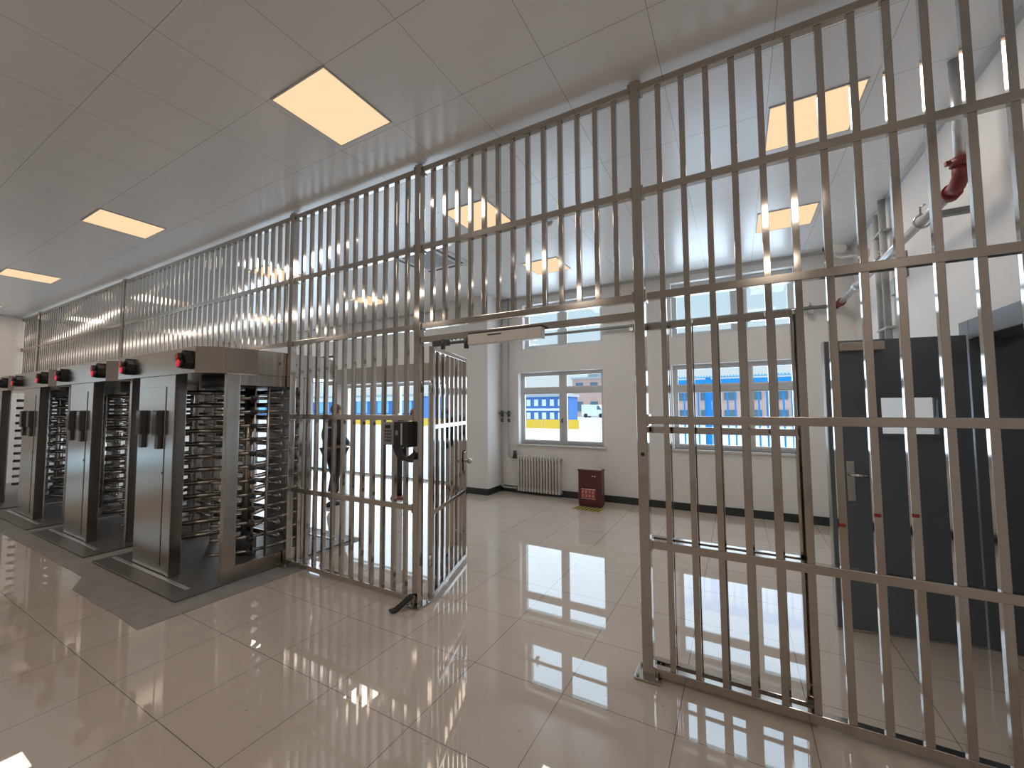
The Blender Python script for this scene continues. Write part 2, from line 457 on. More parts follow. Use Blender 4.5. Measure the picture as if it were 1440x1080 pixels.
for x, l in zip(LX, ('large warm square ceiling light nearest the camera, left of the fence', 'second warm ceiling light above the turnstiles, smaller than the nearest one',
                     'third warm ceiling light at the left edge, beyond the second', 'sliver of a warm ceiling light farthest left by the end wall')):
    lamp(x, 1.538, l)
lamp(.83, 3.34, 'large warm ceiling light behind the fence at upper right')
lamp(.83, 5.19, 'warm ceiling light behind the fence above the blue-barred window')
lamp(-2.183, 3.40, 'warm ceiling light behind the bars above the gate opening')
lamp(-2.183, 5.26, 'small warm ceiling light near the upper window over the radiator')
lamp(-6.05, 5.30, 'thin warm ceiling light behind the fence right of the turnstile canopies')
lamp(-6.05, 3.40, 'warm ceiling light close behind the fence, mirrored in the bars over the nearest turnstile')
for x in (-9.5, -13.1):
    for y in (3.40, 5.26): lamp(x, y, 'warm ceiling light far behind the fence bars at left', 'ceiling lights far behind the fence')
for x in (.83, -2.183, -5.835, -9.5, -13.1):
    for y in (-.32, -2.18): lamp(x, y, 'warm ceiling light in the hall behind the camera', 'ceiling lights behind the camera')

# cassette air conditioner, smoke detector
ac = thing('ceiling_air_conditioner', 'white square air-conditioner cassette set in the ceiling behind the fence', 'air conditioner', (-3.8, 4.42, ZC))
a0, a1, b0, b1 = -4.23, -3.37, 3.99, 4.85
pm = MB(); pm.box(a0, a1, b0, b1, ZC-.03, ZC)
obj('cover', pm, 'white', ac, .008)
obj('grille', box(a0+.17, a1-.17, b0+.17, b1-.17, ZC-.036, ZC-.03), 'acgrey', ac)
for (p, q, r_, s_) in ((a1-.10, a1-.05, b0+.12, b1-.12), (a0+.05, a0+.10, b0+.12, b1-.12), (a0+.12, a1-.12, b0+.05, b0+.10), (a0+.12, a1-.12, b1-.10, b1-.05)):
    obj('vent_slot', box(p, q, r_, s_, ZC-.034, ZC-.03), 'black', ac)
sd = thing('smoke_detector', 'small round smoke detector on the ceiling behind the bars', 'smoke detector', (-1.826, 4.17, ZC))
obj('base', MB().tube([(-1.826, 4.17, ZC), (-1.826, 4.17, ZC-.025)], .06, 16), 'white', sd)
obj('sensor_head', MB().tube([(-1.826, 4.17, ZC-.025), (-1.826, 4.17, ZC-.05), (-1.826, 4.17, ZC-.065)], [.052, .042, .022], 16), 'smoke', sd)

# ------------------------------------------------------------------ fence
FY = 2.63            # centre plane of the bars
BW = .0335; RH = .048; RD = .046
RAILS = [.045, .79, 1.545, 2.322, 3.005, 3.70]
BARM = {}
def bar_mesh(z0, z1, wd=BW):
    k = (round(z0, 3), round(z1, 3), wd)
    if k not in BARM: BARM[k] = mesh('bar', box(-wd/2, wd/2, -wd/2, wd/2, z0, z1), 'steel', .0016)
    return BARM[k]
def panel(x0, x1, rails, bars, label, z0, z1, group=None):
    t = thing('steel_fence', label, 'fence', ((x0+x1)/2, FY, 0), 0, group)
    o = origin_of(t)
    for z in rails: obj('rail', box(x0, x1, FY-RD/2, FY+RD/2, z-RH/2, z+RH/2), 'steelh', t, .003)
    for x in bars: inst('bar', bar_mesh(z0, z1), (x-o.x, 0, 0), t)
    for z in rails:                                 # small welded lugs at each end
        for x, s in ((x0, 1), (x1, -1)):
            obj('lug', box(x, x+s*.012, FY-.036, FY+.036, z-.036, z+.036), 'steelh', t)
    return t
PW = .062
POST = [(-13.08, 'steel fence post nearest the tiled end wall'), (-8.62, 'steel fence post above the middle of the turnstile row'),
        (-4.15, 'steel fence post beside the nearest turnstile'), (-2.367, 'steel fence post at the hinge of the open barred gate'),
        (-.52, 'tall steel fence post on the right side of the gate opening')]
for x, l in POST:
    t = thing('fence_post', l, 'fence post', (x, FY, 0))
    obj('post', box(x-PW/2, x+PW/2, FY-PW/2-.004, FY+PW/2, 2.224 if -9 < x < -8 else .008, 3.752), 'steel', t, .004)
    if x > -5:
        obj('base_plate', box(x-.075 if x > -4 else x-.03, x+.075, FY-.075, FY+.075, .0045, .014), 'chrome', t, .002)
        for sx in ((-1, 1) if x > -4 else (1,)):
            for sy in (-1, 1):
                obj('anchor_bolt', MB().cyl((x+sx*.055, FY+sy*.055, .014), (x+sx*.055, FY+sy*.055, .034), .008, 6), 'chrome', t)
    if x > -1: obj('lock_hole', MB().cyl((x, FY-PW/2-.0045, 1.335), (x, FY-PW/2-.006, 1.335), .012, 14), 'black', t)
h = PW/2
def span(a, b, n): return [a+(b-a)*(i+1)/(n+1) for i in range(n)]
UP = [2.322, 3.005, 3.70]
panel(XL+.01, -13.08-h, UP, span(XL, -13.08, 8), 'short upper fence panel against the tiled end wall', 2.30, 3.70)
panel(-13.08+h, -8.62-h, UP, span(-13.08, -8.62, 32), 'long upper fence panel over the far turnstiles', 2.30, 3.70)
panel(-8.62+h, -4.15-h, UP, span(-8.62, -4.15, 32), 'long upper fence panel over the two nearest turnstiles', 2.30, 3.70)
fpA = panel(-4.15+h, -2.367-h, RAILS, [-3.987+.1345*i for i in range(12)], 'full height fence panel between the nearest turnstile and the open gate', .03, 3.70)
panel(-2.367+h, -.52-h, UP, [-2.217+.1297*i for i in range(13)], 'upper fence panel over the gate opening', 2.30, 3.70)
fpR = panel(-.52+h, XR-.005, RAILS, [-.3785+.1375*i for i in range(13)], 'full height fence panel on the right in front of the grey door', .03, 3.70)
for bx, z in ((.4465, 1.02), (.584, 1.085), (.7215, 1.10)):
    obj('red_mark', box(bx-.0172, bx+.010, FY-.0185, FY-.0171, z, z+.016), 'redmark', fpR)  # thin red marks on three bar fronts

# transom beam and closer over the gate
bt = tag(obj('gate_header_beam', box(-2.367+h, -.52-h, FY-RD/2, FY+RD/2, 2.18, 2.232), 'steelh', None, .003), 'square steel beam just under the fence panel over the gate opening', 'beam')
dc = thing('door_closer', 'pale rectangular door closer box under the gate header beam', 'door closer', (-1.48, FY-.05, 2.15))
obj('body', box(-1.80, -1.175, FY-.085, FY-RD/2, 2.112, 2.192), 'white', dc, .004)
obj('indicator_slot', box(-1.62, -1.50, FY-.0865, FY-.085, 2.168, 2.178), 'black', dc)
obj('cover_strip', box(-1.80, -1.175, FY-.080, FY-RD/2, 2.192, 2.206), 'dgrey', dc)
am = MB(); am.box(-2.07, -1.80, FY-.065, FY-.05, 2.135, 2.155); am.box(-2.16, -2.0, FY-.075, FY-.045, 2.125, 2.172)
am.cyl((-2.06, FY-.06, 2.10), (-2.06, FY-.06, 2.18), .018, 10); am.cyl((-1.83, FY-.06, 2.09), (-1.83, FY-.06, 2.17), .02, 10)
obj('arm', am, 'dgrey', dc)

# gate leaves
def leaf(name, label, loc, rz, L, z0, z1, rails, xs, knob):
    t = thing(name, label, 'gate', loc, rz)
    f = MB(); w = .042
    f.box(0, w, -w/2, w/2, z0, z1); f.box(L-w, L, -w/2, w/2, z0, z1)
    f.box(w, L-w, -w/2, w/2, z0, z0+w); f.box(w, L-w, -w/2, w/2, z1-w, z1)
    obj('gate_frame', f, 'steel', t, .003, True)
    for z in rails: obj('rail', box(w, L-w, -w/2+.002, w/2-.002, z-.02, z+.02), 'steelh', t, .002, True)
    for x in xs: inst('bar', bar_mesh(z0+.02, z1-.02, .03), (x, 0, 0), t)
    hg = mesh('hinge', MB().cyl((-.014, 0, -.05), (-.014, 0, .05), .012, 10), 'chrome')
    for z in (.35, z1-.35): inst('hinge', hg, (0, 0, z), t)
    if knob:
        kb = MB()
        for s in (-1, 1):
            kb.cyl((L-.06, s*w/2, 0), (L-.06, s*(w/2+.03), 0), .012, 10); kb.ball((L-.06, s*(w/2+.05), 0), .032, 14, 8)
        obj('knob', kb, 'chrome', t, 0, True).location = (0, 0, 1.06)
        obj('lock_box', box(L-.12, L-.043, -.025, .025, .96, 1.16), 'steel', t, .003, True)
    return t
leaf('gate_leaf', 'barred steel gate leaf standing open at the left of the opening', (-2.292, 2.70, 0), R(108.5), .98, .035, 2.165, [.74, 1.465], span(.021, .959, 6), True)
leaf('gate_leaf', 'barred steel gate leaf folded back behind the right fence panel', (-.555, 2.725, 0), 0, .87, .02, 2.165, [.79, 1.48], [(-.3785+.1375*i)*2.725/2.63+.012+.555 for i in range(0, 5)], False)

# ------------------------------------------------------------------ keypad and cable on the fence
kp = thing('access_keypad', 'dark access control box fixed to the fence bars left of the gate post', 'access control box', (-2.52, 2.55, 1.40))
y1 = FY-RD/2
obj('housing', box(-2.56, -2.40, y1-.075, y1-.001, 1.30, 1.515), 'black', kp, .006)
obj('reader', box(-2.685, -2.56, y1-.07, y1-.001, 1.315, 1.51), 'lgrey', kp, .006)
obj('display', box(-2.665, -2.60, y1-.0715, y1-.07, 1.455, 1.485), 'screen', kp)
kk = MB()
for i in range(3):
    for j in range(4): kk.box(-2.665+i*.028, -2.645+i*.028, y1-.073, y1-.07, 1.425-j*.027, 1.441-j*.027)
obj('keys', kk, 'dgrey', kp)
obj('latch_plate', box(-2.475, -2.455, y1-.078, y1-.075, 1.32, 1.50), 'chrome', kp)
obj('button', box(-2.535, -2.505, y1-.079, y1-.075, 1.40, 1.44), 'lgrey', kp)
cbm = MB(); rng = random.Random(5)
for k in range(5):
    a = Vector((-2.60+.03*k, y1-.03-.008*k, 1.31)); b = Vector((-2.36+.004*k, y1-.045-.006*k, 1.25-.014*k))
    mid = Vector((-2.50+.02*k, y1-.06-.01*k, 1.16+.015*k))
    P = []
    for i in range(13):
        u = i/12; P.append(a*(1-u)**2 + mid*2*u*(1-u) + b*u*u - Vector((0, 0, .02*math.sin(u*math.pi))))
    cbm.tube(P, .013, 8)
tag(obj('cable_bundle', cbm, 'black'), 'bundle of thick black cables hanging under the access control box', 'cable')
st = thing('queue_post', 'thin black post standing behind the fence under the access control box', 'post', (-5.40, 5.5, 0))
obj('base', MB().tube([(-5.40, 5.5, 0), (-5.40, 5.5, .03), (-5.40, 5.5, .05)], [.16, .15, .05], 20), 'redp', st)
obj('shaft', MB().cyl((-5.40, 5.5, .05), (-5.40, 5.5, 1.28), .055, 14), 'black', st)
obj('head', box(-5.46, -5.34, 5.44, 5.56, 1.28, 1.50), 'black', st, .01)
fl = thing('warning_lamp', 'small orange lamp on the fence rail above the access control box', 'warning lamp', (-2.43, FY, 1.569))
obj('base', MB().cyl((-2.43, FY, 1.569), (-2.43, FY, 1.585), .026, 14), 'dgrey', fl)
obj('dome', MB().tube([(-2.43, FY, 1.585), (-2.43, FY, 1.612), (-2.43, FY, 1.625)], [.024, .022, .008], 14), 'orange', fl)
rs = MB()
prof = [(-2.47, 2.43, .004), (-2.44, 2.46, .012), (-2.41, 2.50, .045), (-2.395, 2.55, .07), (-2.385, 2.585, .085)]
for i, (p, q) in enumerate(zip(prof, prof[1:])):
    d = Vector((.03, -.012, 0))
    A = [Vector(p)+d, Vector(p)-d, Vector(q)-d, Vector(q)+d]
    rs.add(A + [v+Vector((0, 0, .012)) for v in A], [(0,1,2,3),(7,6,5,4),(0,4,5,1),(1,5,6,2),(2,6,7,3),(3,7,4,0)])
tag(obj('rubber_strip', rs, 'rubber'), 'curled black rubber strip at the foot of the gate post', 'rubber strip')

# ------------------------------------------------------------------ turnstile
def make_turnstile():
    X0, Y0 = -4.80, 2.60
    t = thing('turnstile', 'nearest full height steel turnstile, at the right end of the row', 'turnstile', (X0, Y0, 0), 0, 'full height turnstiles')
    def W(mb):                                   # local -> world
        mb.v = [(v[0]+X0, v[1]+Y0, v[2]) for v in mb.v]; return mb
    # base
    obj('base_plate', W(box(-1.27, .615, -.92, .92, .004, .022)), 'plate', t, .004)
    for y in (-.78, .745): obj('threshold_strip', W(box(-1.2, .46, y, y+.035, .022, .03)), 'galv', t, .003)
    # cabinets front and back
    for s in (-1, 1):
        c = MB(); c.box(-.82, -.06, s*.62, s*.735, .022, 1.97)
        cab = obj('cabinet', W(c), 'tsteel', t, .004)
        d = obj('door_panel', W(box(-.69, -.19, s*.735, s*.741, .10, 1.86)), 'tsteel', cab, .003)
        lk = MB(); lk.cyl((-.22, s*.741, 1.0), (-.22, s*.747, 1.0), .012, 12)
        obj('lock', W(lk), 'chrome', cab)
        obj('jamb', W(box(-.06, .0, s*.64, s*.74, .022, 1.97)), 'tsteel', t, .004)
        if s == -1:
            for x0 in (-.36, -.735):
                tm = obj('access_terminal', W(box(x0, x0+.115, -.785, -.735, 1.37, 1.62)), 'dgrey', t, .006)
                obj('screen', W(box(x0+.010, x0+.105, -.788, -.785, 1.385, 1.605)), 'screen', tm)
                obj('card_reader', W(box(x0+.03, x0+.11, -.768, -.735, 1.235, 1.37)), 'dgrey', tm, .006)
    # columns
    for s in (-1, 1):
        obj('column', W(box(.55, .608, *((-.57, -.455) if s < 0 else (.20, .30)), .022, 1.97)), 'tsteel', t, .004)
        obj('column', W(box(-1.24, -1.18, s*.455, s*.57, .022, 1.97)), 'tsteel', t, .004)
    obj('side_panel', W(box(.572, .606, -.455, .20, .022, .15)), 'tsteel', t, .003)
    obj('side_beam', W(box(.572, .606, -.455, .20, 1.86, 1.97)), 'tsteel', t, .003)
    for y in (-.30, -.17, .08):
        obj('guide_rod', W(MB().cyl((.588, y, .15), (.588, y, 1.86), .011, 10)), 'tsteel', t)
    zs = [.29+.138*i for i in range(12)]
    # guide cage on the passage side
    def arc(rx):
        P = []
        for i in range(17):
            a = R(-62+88*i/16); P.append((rx*math.cos(a)**.8, .60*math.sin(a), 0))
        return P
    cage = mesh('cage_bar', MB().tube(arc(.552), .017, 8), 'tdark')
    clamp = mesh('clamp', MB().cyl((.570, -.30, -.022), (.570, -.30, .022), .034, 10), 'black')
    for z in zs:
        inst('cage_bar', cage, (0, 0, z-.07), t)
        inst('clamp', clamp, (0, 0, z-.07), t)
    # fixed comb on the cabinet side
    obj('comb_post', W(box(-.80, -.74, -.03, .03, .022, 1.97)), 'tsteel', t, .004)
    comb = mesh('comb_bar', MB().tube([(-.74, 0, 0), (-.17, 0, 0), (-.16, 0, 0)], [.024, .024, .016], 10), 'tdark')
    for z in zs: inst('comb_bar', comb, (0, 0, z+.069), t)
    # back fill bars between this unit and the next
    fill = mesh('fill_bar', MB().cyl((-1.18, 0, 0), (-.80, 0, 0), .015, 8), 'tdark')
    obj('fill_post', W(box(-1.24, -1.18, -.03, .03, .022, 1.97)), 'tsteel', t, .004)
    for z in zs: inst('fill_bar', fill, (0, 0, z+.04), t)
    # rotor
    RX = -.07
    rc = MB(); rc.tube([(RX, 0, .022), (RX, 0, 1.97)], .055, 18)
    rot = obj('rotor_column', W(rc), 'tsteel', t)
    obj('rotor_hub', W(MB().tube([(RX, 0, .022), (RX, 0, .21), (RX, 0, .23)], [.10, .10, .05], 20)), 'dgrey', t)
    wing = mesh('rotor_bar', MB().tube([(.04, 0, 0), (.565, 0, 0), (.575, 0, 0), (.58, 0, 0)], [.026, .026, .02, .008], 10), 'tdark')
    for a in (-119, 1, 121):
        for z in zs: inst('rotor_bar', wing, (RX, 0, z), t, (0, 0, R(a)))
    obj('rotor_head', W(MB().tube([(RX, 0, 1.86), (RX, 0, 1.97)], .45, 28)), 'dgrey', t)
    # canopy with chamfered corners
    cx0, cx1, cy = -1.39, .612, .745
    poly = [(cx0, -cy), (.39, -cy), (.55, -.57), (cx1, -.30), (cx1, .30), (.55, .57), (.39, cy), (cx0, cy)]
    can = obj('canopy', W(MB().prism(poly, 1.97, 2.222)), 'tsteel', t, .004)
    bolt = MB()
    for y in (-.08, .10): bolt.cyl((cx1, y, 2.10), (cx1+.006, y, 2.10), .012, 10)
    bolt.cyl((.30, -.5, 2.222), (.30, -.5, 2.235), .03, 10)
    obj('bolt', W(bolt), 'dgrey', can)
    # twin signal lights
    for lx in (.27, -1.03):
        b = MB(); k = 8
        oct_ = [(lx+.085*math.cos(R(a+22.5)), 2.09+.085*math.sin(R(a+22.5))) for a in range(0, 360, 45)]
        b.add([(p[0], -cy, p[1]) for p in oct_] + [(p[0], -cy-.05, p[1]) for p in oct_],
              [tuple(range(k)), tuple(range(2*k-1, k-1, -1))] + [(q, (q+1) % k, k+(q+1) % k, k+q) for q in range(k)])
        b.tube([(lx-.03, -cy-.05, 2.12), (lx-.03, -cy-.085, 2.12)], .042, 14)
        b.tube([(lx+.0, -cy-.05, 2.058), (lx+.0, -cy-.085, 2.058)], .042, 14)
        b.box(lx-.02, lx+.02, -cy-.05, -cy, 2.165, 2.185)
        sg = obj('signal_light', W(b), 'black', t, 0)
        obj('red_lens', W(MB().tube([(lx-.03, -cy-.086, 2.12), (lx-.03, -cy-.091, 2.12)], [.036, .026], 14)), 'leddim', sg)
        obj('red_lens', W(MB().tube([(lx, -cy-.086, 2.058), (lx, -cy-.095, 2.058)], [.036, .022], 14)), 'led', sg)
    return t
ts = make_turnstile()
del ts['group']
for i, l in enumerate(('second full height steel turnstile from the right', 'third full height steel turnstile from the right', 'farthest full height steel turnstile at the left edge')):
    c = copy_tree(ts); c.location.x -= 2.145*(i+1); c['label'] = l

# ------------------------------------------------------------------ radiator and its pipes
rd = thing('radiator', 'white column radiator under the lower window', 'radiator', (-3.25, 6.85, 0))
n = 15; rx0, rx1 = -3.68, -2.80
sec = MB()
for dy in (-.042, 0, .042): sec.tube([(0, dy, .10), (0, dy, .66)], .0145, 8)
sec.box(-.018, .018, -.055, .055, .63, .71); sec.box(-.018, .018, -.055, .055, .055, .12)
sm = mesh('section', sec, 'rad', .008)
for i in range(n): inst('section', sm, (rx0+(rx1-rx0)*(i+.5)/n+3.25, 0, 0), rd)
obj('connecting_tube', MB().cyl((rx0, 6.85, .67), (rx1, 6.85, .67), .018, 8).cyl((rx0, 6.85, .09), (rx1, 6.85, .09), .018, 8), 'rad', rd)
br = MB()
for x in (-3.5, -3.0): br.box(x-.01, x+.01, 6.90, YF-.001, .55, .60)
obj('bracket', br, 'rad', rd)
obj('plug', MB().cyl((rx1, 6.85, .67), (rx1+.025, 6.85, .67), .022, 10).cyl((rx1, 6.85, .09), (rx1+.02, 6.85, .09), .022, 10), 'lgrey', rd)

def valve(parent, x, y, z):
    v = MB(); v.cyl((x, y, z-.06), (x, y, z+.06), .03, 10); v.cyl((x, y, z), (x, y-.06, z), .016, 8)
    v.box(x-.06, x+.09, y-.066, y-.055, z+.015, z+.03); v.cyl((x, y, z-.16), (x, y, z-.09), .026, 10)
    obj('valve', v, 'dgrey', parent)
p1 = thing('heating_pipe', 'long heating riser at the pillar running down to the radiator foot', 'pipe', (-4.03, 6.86, 0))
obj('pipe', MB().tube([(-4.03, 6.86, ZC), (-4.03, 6.86, .13), (-4.02, 6.86, .10), (-3.98, 6.86, .09), (-3.79, 6.86, .09)], .018, 10), 'pipe', p1)
valve(p1, -4.03, 6.86, 1.50)
obj('union_nut', MB().cyl((-3.79, 6.86, .09), (-3.71, 6.86, .09), .024, 8).cyl((-4.03, 6.86, .10), (-4.03, 6.86, .17), .028, 8), 'pipe', p1)
p2 = thing('heating_pipe', 'heating pipe bending into the top of the radiator', 'pipe', (-3.88, 6.86, 0))
obj('pipe', MB().tube([(-3.88, 6.86, ZC), (-3.88, 6.86, .71), (-3.87, 6.86, .68), (-3.84, 6.86, .67), (-3.79, 6.86, .67)], .018, 10), 'pipe', p2)
valve(p2, -3.88, 6.86, 1.50)
obj('thermostat', MB().cyl((-3.75, 6.86, .70), (-3.75, 6.86, .80), .035, 12), 'dgrey', p2)
obj('union_nut', MB().cyl((-3.79, 6.86, .67), (-3.71, 6.86, .67), .026, 8), 'dgrey', p2)

# ------------------------------------------------------------------ fire extinguisher box
fb = thing('fire_extinguisher_box', 'maroon fire extinguisher box on the floor right of the radiator', 'fire extinguisher box', (-2.14, 6.52, 0))
obj('box_body', box(-2.335, -1.945, 6.44, 6.62, .02, .575), 'firebox', fb, .008)
obj('foot_rail', box(-2.32, -1.96, 6.45, 6.61, 0, .02), 'hblk', fb)
obj('lid', box(-2.345, -1.935, 6.43, 6.63, .575, .60), 'firebox', fb, .006)
obj('lid_board', box(-2.325, -1.955, 6.45, 6.61, .60, .608), 'wood', fb)
obj('door_seam', box(-2.31, -1.97, 6.437, 6.44, .33, .334), 'hblk', fb)
obj('latch', MB().cyl((-2.09, 6.44, .50), (-2.09, 6.432, .50), .012, 10).cyl((-2.05, 6.44, .50), (-2.05, 6.432, .50), .012, 10), 'labelw', fb)
lb = obj('label_plate', box(-2.285, -2.045, 6.437, 6.44, .13, .29), 'labelr', fb)
lw = MB(); lw.box(-2.285, -2.045, 6.4355, 6.437, .278, .29); lw.box(-2.285, -2.045, 6.4355, 6.437, .13, .137)
rng = random.Random(11)
for r_ in range(2):
    for i in range(4):
        gx, gz = -2.275+i*.057, .215-r_*.062
        lw.box(gx, gx+.04, 6.4355, 6.437, gz+.038, gz+.043); lw.box(gx+.017, gx+.023, 6.4355, 6.437, gz, gz+.045)
        lw.box(gx+.004, gx+.036, 6.4355, 6.437, gz+.018, gz+.023)
        if rng.random() < .6: lw.box(gx+.002, gx+.007, 6.4355, 6.437, gz, gz+.02)
obj('lettering', lw, 'labelw', lb)
fm = thing('floor_marking', 'yellow and black hatched marking on the floor before the maroon box', 'floor marking', (-2.12, 6.3, 0))
obj('yellow_sheet', box(-2.36, -1.90, 6.20, 6.43, .0005, .002), 'hyel', fm)
hm = MB()
for i in range(7):
    x = -2.36+i*.066
    hm.add([(x, 6.20, .0021), (x+.033, 6.20, .0021), (x+.068 if i < 6 else x+.06, 6.43, .0021), (x+.035, 6.43, .0021)], [(0, 1, 2, 3)])
obj('black_stripes', hm, 'hblk', fm)

# ------------------------------------------------------------------ right hand door
dr = tag(thing('door_2', 'charcoal grey door leaf standing open into the room behind the right fence panel', 'door', (1.40, 3.985, 0), R(180+10.5)), kind='structure')
LW = .825
def local(mb): return mb
# local x runs from the hinge to the free edge
pan = MB()
wx0, wx1, wz0, wz1 = .18, .50, 1.42, 1.68
for a, b, c, d in ((0, LW, .012, wz0), (0, LW, wz1, 2.11), (0, wx0, wz0, wz1), (wx1, LW, wz0, wz1)): pan.box(a, b, -.022, .022, c, d)
obj('door_leaf', pan, 'door', dr, 0, True)
wf = MB()
for a, b, c, d in ((wx0-.03, wx1+.03, wz0-.03, wz0), (wx0-.03, wx1+.03, wz1, wz1+.03), (wx0-.03, wx0, wz0, wz1), (wx1, wx1+.03, wz0, wz1)): wf.box(a, b, -.028, .028, c, d)
obj('vision_frame', wf, 'dframe', dr, 0, True)
obj('vision_pane', box(wx0, wx1, -.006, .006, wz0, wz1), 'glass', dr, 0, True)
obj('free_edge', box(LW, LW+.006, -.024, .024, .012, 2.11), 'chrome', dr, 0, True)
hp = MB(); hp.box(LW-.145, LW-.095, .022, .030, .93, 1.22)
pl = obj('lock_plate', hp, 'chrome', dr, .002, True)
lv = MB(); lv.cyl((LW-.115, .03, 1.12), (LW-.115, .07, 1.12), .011, 10); lv.tube([(LW-.11, .07, 1.12), (LW-.17, .072, 1.12), (LW-.245, .068, 1.112)], .011, 10)
obj('lever_handle', lv, 'chrome', dr, 0, True)
obj('bottom_strip', box(0, LW, .022, .028, .004, .02), 'chrome', dr, 0, True)
obj('closer_body', box(LW-.35, LW-.09, .022, .07, 2.03, 2.09), 'smoke', dr, .004, True)
df = MB(); t_ = .085
df.box(XR-.012, XR+.25, DY0-t_, DY0+.05, 0, DZ+t_); df.box(XR-.012, XR+.25, DY1-.05, DY1+t_, 0, DZ+t_); df.box(XR-.012, XR+.25, DY0+.05, DY1-.05, DZ-.05, DZ+t_)
struct('trim_4', df, 'dframe', 'dark grey door frame around the doorway in the right wall', 'door frame', .004)
tr5 = MB(); tr5.box(XR+.25, XR+1.6, 2.6, 4.5, -.2, 0); tr5.box(XR+1.5, XR+1.6, 2.6, 4.5, 0, 2.6); tr5.box(XR+.25, XR+1.6, 4.4, 4.5, 0, 2.6); tr5.box(XR+.25, XR+1.6, 2.6, 2.7, 0, 2.6); tr5.box(XR+.25, XR+1.6, 2.6, 4.5, 2.5, 2.6)
struct('wall_passage', tr5, 'greyb', 'dim grey passage beyond the doorway in the right wall', 'wall')

# ------------------------------------------------------------------ pipes on far and right wall
fp = thing('fire_pipe', 'grey fire water pipe with red elbows along the far and right walls', 'pipe', (1.2, 6.8, 2.98))
obj('wall_pipe', MB().cyl((-3.8, 6.84, 2.97), (1.22, 6.84, 2.97), .027, 12), 'pipeg', fp)
hb = mesh('hanger', MB().box(-.018, .018, -.03, .09, .027, .04).box(-.03, .03, -.04, .04, -.085, -.03).cyl((0, 0, -.04), (0, 0, .08), .008, 6), 'chrome')
for x in (-1.50, .93, -3.3): inst('hanger', hb, Vector((x, 6.84, 2.97))-Vector((1.2, 6.8, 2.98)), fp)
PXR = 1.25
obj('side_pipe', MB().cyl((PXR, 6.74, 2.99), (PXR, 3.58, 2.99), .032, 14), 'galv', fp)
obj('drop_pipe', MB().cyl((PXR, 3.44, 3.14), (PXR, 3.44, ZC), .029, 14), 'galv', fp)
def elbow(path):
    e = MB(); e.tube(path, .041, 14)
    for q in (0, -1):
        d = (Vector(path[q]) - Vector(path[1 if q == 0 else -2])).normalized()
        e.tube([Vector(path[q])-d*.03, Vector(path[q])+d*.02], .052, 14)
        e.box(path[q][0]-.07, path[q][0]-.045, path[q][1]-.015, path[q][1]+.015, path[q][2]-.012, path[q][2]+.012)
    obj('elbow', e, 'redp', fp)
elbow([(PXR, 3.60, 2.99), (PXR, 3.51, 2.995), (PXR, 3.455, 3.03), (PXR, 3.44, 3.12)])
elbow([(1.20, 6.84, 2.97), (1.235, 6.83, 2.975), (PXR, 6.80, 2.985), (PXR, 6.73, 2.99)])
obj('coupling', MB().cyl((PXR, 6.0, 2.99), (PXR, 5.86, 2.99), .05, 14), 'galv', fp)
for y in (3.76, 5.05):
    bk = MB()
    bk.box(PXR-.02, XR-.012, y-.02, y+.02, 2.90, 2.94); bk.box(XR-.012, XR-.001, y-.045, y+.045, 2.82, 3.06)
    obj('wall_bracket', bk, 'pipeg', fp)
for y in (4.05, 5.05):
    cl = MB(); cl.tube([(PXR+.05*math.cos(a), y, 2.99+.05*math.sin(a)) for a in [i*math.pi/8 for i in range(16)]], .009, 6, closed=True)
    cl.tube([(PXR-.01, y, 3.035), (PXR-.015, y-.02, 3.09), (PXR+.01, y-.04, 3.10)], .008, 6)
    obj('pipe_clamp', cl, 'chrome', fp)
cn = thing('conduit_pair', 'two slim grey conduits running down the right wall behind the fence', 'conduit', (1.37, 5.45, 2.2))
for y, zb, zt in ((5.42, 2.15, 3.74), (5.62, 2.15, 3.66)): obj('tube', MB().cyl((1.37, y, zb), (1.37, y, zt), .03, 10), 'pipe', cn)
for z in (2.4, 3.4): obj('saddle', box(1.34, XR-.001, 5.36, 5.68, z, z+.02), 'pipe', cn)
jb = thing('junction_box', 'small grey junction box beside the conduits on the right wall', 'junction box', (1.42, 5.22, 2.75))
obj('box_body', box(1.37, XR, 5.16, 5.28, 2.70, 2.86), 'acgrey', jb, .004)
obj('cover', box(1.366, 1.37, 5.165, 5.275, 2.705, 2.855), 'pipe', jb)
cm = thing('security_camera', 'white bullet security camera on a wall arm near the far right ceiling', 'security camera', (1.3, 6.2, 3.45))
obj('wall_plate', MB().cyl((XR, 6.2, 3.43), (XR-.02, 6.2, 3.43), .05, 14), 'white', cm)
obj('arm', MB().tube([(XR-.02, 6.2, 3.43), (1.18, 6.2, 3.43), (1.13, 6.2, 3.46), (1.12, 6.2, 3.50)], .016, 10), 'white', cm)
bd = MB(); bd.tube([(1.22, 6.30, 3.56), (1.20, 6.28, 3.56), (1.02, 6.08, 3.53)], [.035, .055, .055], 14)
obj('body', bd, 'white', cm)
obj('lens', MB().tube([(1.02, 6.08, 3.53), (1.005, 6.063, 3.5275)], [.05, .042], 14), 'screen', cm)

